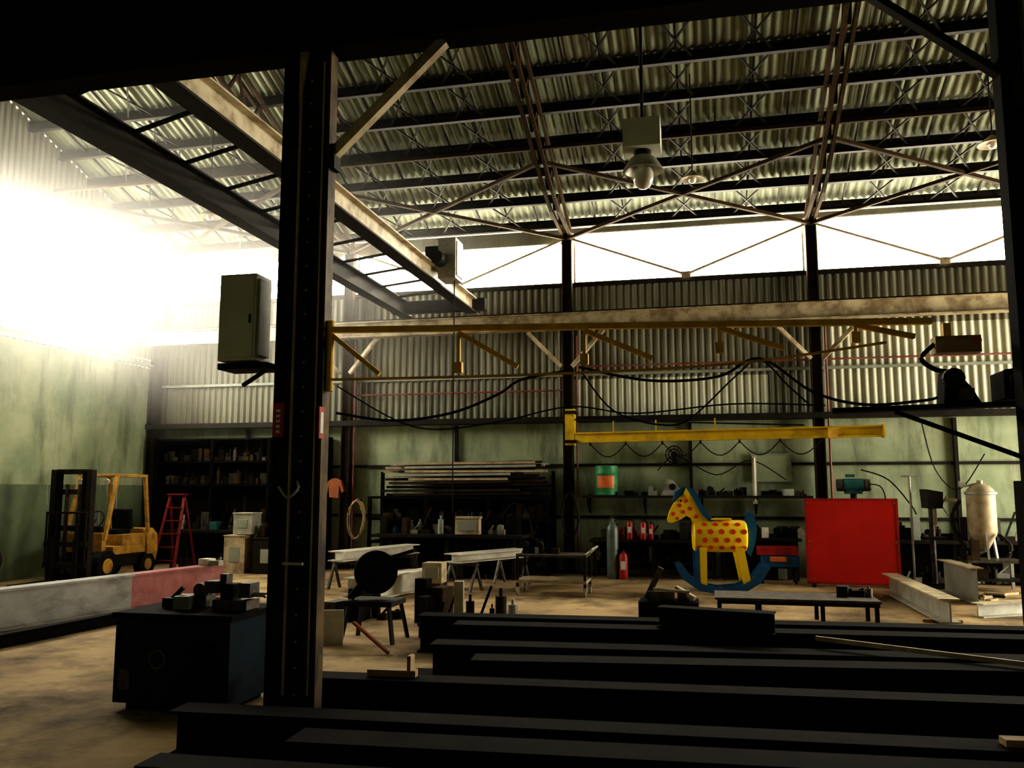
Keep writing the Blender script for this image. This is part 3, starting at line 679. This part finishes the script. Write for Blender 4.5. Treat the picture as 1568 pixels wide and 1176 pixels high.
clutter('cart_tools',-3.15,-2.6,14.95,.695,5,.12,dk,61)
b=B(); b.ibeam((3.1,12.6,.2),(3.05,16.2,.2),.26,.32,M_lgrey,.02,mf=M_cream)
for y in (13,15.8): b.box((3.08,y,.02),(.5,.12,.04),M_wood)
b.finish('steel_beam')
b=B(); b.ibeam((4.1,15.0,.30),(4.05,16.7,.30),.22,.55,M_grey,.02,mf=M_cream); b.box((4.08,16,.012),(.4,.3,.024),M_wood); b.finish('steel_beam')
b=B(); b.ibeam((3.7,13.6,.1),(5.6,14.8,.1),.2,.2,M_lgrey,.02,mf=M_cream); b.finish('steel_beam')
random.seed(5); b=B()
for i in range(26):
    x,y=random.uniform(3.4,5.6),random.uniform(14.9,17); 
    if abs(x-4.08)<.3: continue
    b.box((x,y,.02),(random.uniform(.05,.4),random.uniform(.04,.12),.04),random.choice([M_wood,M_dirt,M_dark,M_cream]),(0,0,random.uniform(0,3)))
b.finish('floor_debris')
b=B(); b.box((1.12,12.55,.34),(2.1,.85,.03),M_dirt); 
for x in (.13,.65,1.45,2.12):
    for y in (12.2,12.9): b.box((x,y,.165),(.05,.05,.33),M_dark)
b.bar((.1,12.15,.31),(2.15,12.15,.31),.04,.07,M_dark); b.finish('low_work_table')
clutter('scrap_tools',1.7,2.1,12.7,.358,4,.15,dk+[M_wood],71)
b=B(); c=(-.55,12.3)
b.box((c[0],c[1],.14),(.8,.5,.28),M_black); b.box((c[0]-.1,c[1],.34),(.35,.3,.14),M_dirt); b.bar((c[0]-.3,c[1],.3),(c[0]-.1,c[1],.72),.1,.08,M_dirt); b.bar((c[0]+.1,c[1],.45),(c[0]+.35,c[1]-.1,.32),.08,.06,M_tan); b.cyl((c[0]-.2,c[1]-.2,.45),(c[0]+.25,c[1]-.2,.42),.02,M_lgrey); b.box((c[0]+.2,c[1],.35),(.16,.2,.14),M_dirt)
b.finish('bench_vise')

b=B(); c=(-3.95,10.0)
b.box((c[0],c[1],.45),(.6,.5,.06),M_dark)
for x in (-.25,.25):
    for y in (-.2,.2): b.bar((c[0]+x,c[1]+y,.44),(c[0]+x*1.3,c[1]+y*1.3,0),.04,.04,M_dark)
b.M=Matrix.Translation((c[0],c[1],0))@Euler((0,0,.45)).to_matrix().to_4x4()
b.cyl((0,-.05,.8),(0,.05,.8),.26,M_black,n=28); b.cyl((.0,.05,.8),(0,.3,.8),.1,M_black)
b.bar((.1,0,.95),(.45,0,1.05),.04,.04,M_black); b.bar((-.3,0,.5),(-.05,0,.8),.08,.08,M_black)
b.M=Matrix.Identity(4); b.finish('chop_saw',smooth=35)
clutter('scrap_tools',-3.5,-2.75,10.3,.0,8,.5,dk2,81,.3); clutter('scrap_tools',-3.9,-2.6,11.3,.0,8,.6,dk2+[M_lgrey],82,.5); clutter('scrap_tools',-5.2,-4.2,11.6,.0,8,.45,dk2,83,.5)
b=B()
b.bar((-3.95,9.35,.30),(-3.45,9.15,.02),.035,.03,M_cloth); b.box((-4.35,9.55,.2),(.35,.03,.4),M_white,(0,0,.3))
b.finish('steel_offcuts')

# ============================================================ NAVY WELDER CABINET
b=B(); b.box((-4.3,6.8,.40),(1.05,.75,.68),M_navy); b.box((-4.3,6.8,.76),(1.1,.8,.05),M_black); b.box((-4.3,6.8,.03),(.9,.6,.06),M_black)
b.cyl((-4.42,6.425,.42),(-4.42,6.41,.42),.08,M_dirt,n=20); b.cyl((-4.42,6.41,.42),(-4.42,6.405,.42),.06,M_navy,n=20)
b.box((-4.72,6.42,.25),(.1,.01,.16),M_dirt)
for i in range(5): b.box((-4.0,6.42,.3+.06*i),(.28,.01,.02),M_black)
b.finish('welder_cabinet',bevel=.02)
b=B(); c=(-3.95,6.8,.79)
b.box((c[0],c[1],c[2]+.04),(.32,.22,.08),M_dirt); b.box((c[0]-.05,c[1],c[2]+.14),(.12,.14,.14),M_dark); b.box((c[0]-.2,c[1],c[2]+.18),(.12,.16,.1),M_dirt); b.box((c[0]+.12,c[1],c[2]+.16),(.1,.16,.12),M_dirt)
b.cyl((c[0]+.1,c[1],c[2]+.12),(c[0]+.34,c[1],c[2]+.12),.02,M_lgrey); b.cyl((c[0]+.33,c[1]-.12,c[2]+.12),(c[0]+.33,c[1]+.12,c[2]+.12),.012,M_lgrey); b.box((c[0]-.1,c[1],c[2]+.25),(.06,.1,.08),M_dirt); b.finish('bench_vise')
clutter('cabinet_tools',-4.6,-4.25,6.8,.79,5,.14,dk,91)

# ============================================================ FOREGROUND DARK BEAMS
def dbeam(x0,y0,x1,y1,z,h,w,m=M_black):
    b=B(); b.ibeam((x0,y0,z+h/2),(x1,y1,z+h/2),w,h,m,.02)
    for t in (.2,.5,.8):
        b.box((x0+(x1-x0)*t,y0+(y1-y0)*t,z+h/2),(.02,w*.9,h-.03),m)
    b.finish('steel_beam')
dbeam(-3.2,9.5,3.6,9.9,.0,.40,.3); dbeam(-2.6,8.85,3.4,9.2,0,.42,.3)
dbeam(-2.0,7.35,2.6,7.9,0.01,.36,.3); dbeam(-2.6,8.1,3.0,8.5,0.01,.34,.3)
dbeam(-3.5,6.65,2.6,7.0,0.01,.30,.25); dbeam(-3.6,5.5,2.6,5.8,0.01,.3,.25)
dbeam(-2.5,5.05,2.0,5.3,0.01,.3,.3); dbeam(-3.2,4.6,2.4,4.75,0.01,.24,.25); dbeam(-2.6,3.9,2.4,4.05,0.01,.2,.25)
b=B(); b.box((-.3,5.3,.004),(5.0,6.6,.008),M_black,(0,0,.03)); b.finish('floor_shade_sheet')  # thin black sheet added as shade on the floor between the beams
b=B(); b.bar((.95,8.6,.43),(2.9,7.6,.40),.03,.04,M_tan); b.finish('steel_flat_bar')
b=B(); b.ibeam((.6,8.75,.53),(-.5,9.0,.53),.2,.2,M_black,.015); b.finish('steel_beam')
b=B()
for (x,y,z,dx,dy,dz,r) in ((-2.5,6.73,.34,.4,.08,.05,.05),(-2.35,6.74,.4,.03,.1,.16,0),(1.8,5.76,.335,.3,.10,.04,.1)):
    b.box((x,y,z),(dx,dy,dz),M_wood,(0,0,r))
b.finish('wood_blocks')

# ============================================================ GLOW HAZE: volume added for the glare around the big left window
m=bpy.data.materials.new('window_glow_volume'); m.use_nodes=True; nt=m.node_tree; N=nt.nodes; Lk=nt.links
N.remove(N['Principled BSDF']); vsn=N.new('ShaderNodeVolumeScatter'); Lk.new(vsn.outputs[0],N['Material Output'].inputs['Volume'])
vsn.inputs['Color'].default_value=(1,.98,.92,1); vsn.inputs['Anisotropy'].default_value=.35
tc=N.new('ShaderNodeTexCoord'); sp=N.new('ShaderNodeSeparateXYZ'); Lk.new(tc.outputs['Object'],sp.inputs[0])
def rng(sock,a,b_,c0,c1):
    r=N.new('ShaderNodeMapRange'); r.interpolation_type='SMOOTHSTEP'; Lk.new(sock,r.inputs[0])
    r.inputs[1].default_value=a;r.inputs[2].default_value=b_;r.inputs[3].default_value=c0;r.inputs[4].default_value=c1; return r.outputs[0]
def mul(a,b_):
    q=N.new('ShaderNodeMath'); q.operation='MULTIPLY'; Lk.new(a,q.inputs[0])
    if isinstance(b_,float): q.inputs[1].default_value=b_
    else: Lk.new(b_,q.inputs[1])
    return q.outputs[0]
gx=rng(sp.outputs[0],-5.0,5.0,1,0); gz=rng(sp.outputs[2],0.1,3.2,0,1)
gy=rng(sp.outputs[1],-5.4,-2.0,0,1)
Lk.new(mul(mul(mul(gx,gz),gy),.085),vsn.inputs['Density'])
b=B(); b.box((-8.3,13.0,4.95),(10.2,11.0,5.1),m); b.finish('window_glow_haze')

# ============================================================ LIGHT
w=bpy.data.worlds.new('World'); bpy.context.scene.world=w; w.use_nodes=True
bg=w.node_tree.nodes['Background']; bg.inputs[0].default_value=(1,.93,.77,1); bg.inputs[1].default_value=21
def portal(loc,rot,sx,sy):
    l=bpy.data.lights.new('window_portal','AREA'); l.shape='RECTANGLE'; l.size=sx; l.size_y=sy
    o=bpy.data.objects.new('window_portal',l); o.location=loc; o.rotation_euler=rot; l.cycles.is_portal=True
    bpy.context.collection.objects.link(o)
portal(((XL+XR)/2,YB+.3,7.05),(math.radians(-90),0,0),XR-XL,1.35)
portal((XL-.3,WC,6.35),(0,math.radians(-90),0),2.8,WL+.1)
portal((XR+.3,(DY0+DY1)/2,2.5),(0,math.radians(90),0),5,DY1-DY0+.1)
sc=bpy.context.scene
sc.view_settings.view_transform='Standard'
try: sc.view_settings.look='High Contrast'
except Exception: sc.view_settings.look='None'
sc.view_settings.exposure=.1
psi=math.radians(12.7)
c=bpy.data.objects.new("camera",bpy.data.cameras.new("camera")); bpy.context.collection.objects.link(c)
c.location=(0,0,1.8); sc.camera=c
c.rotation_euler=(math.radians(97),0,psi); c.data.lens=36*1313/1568
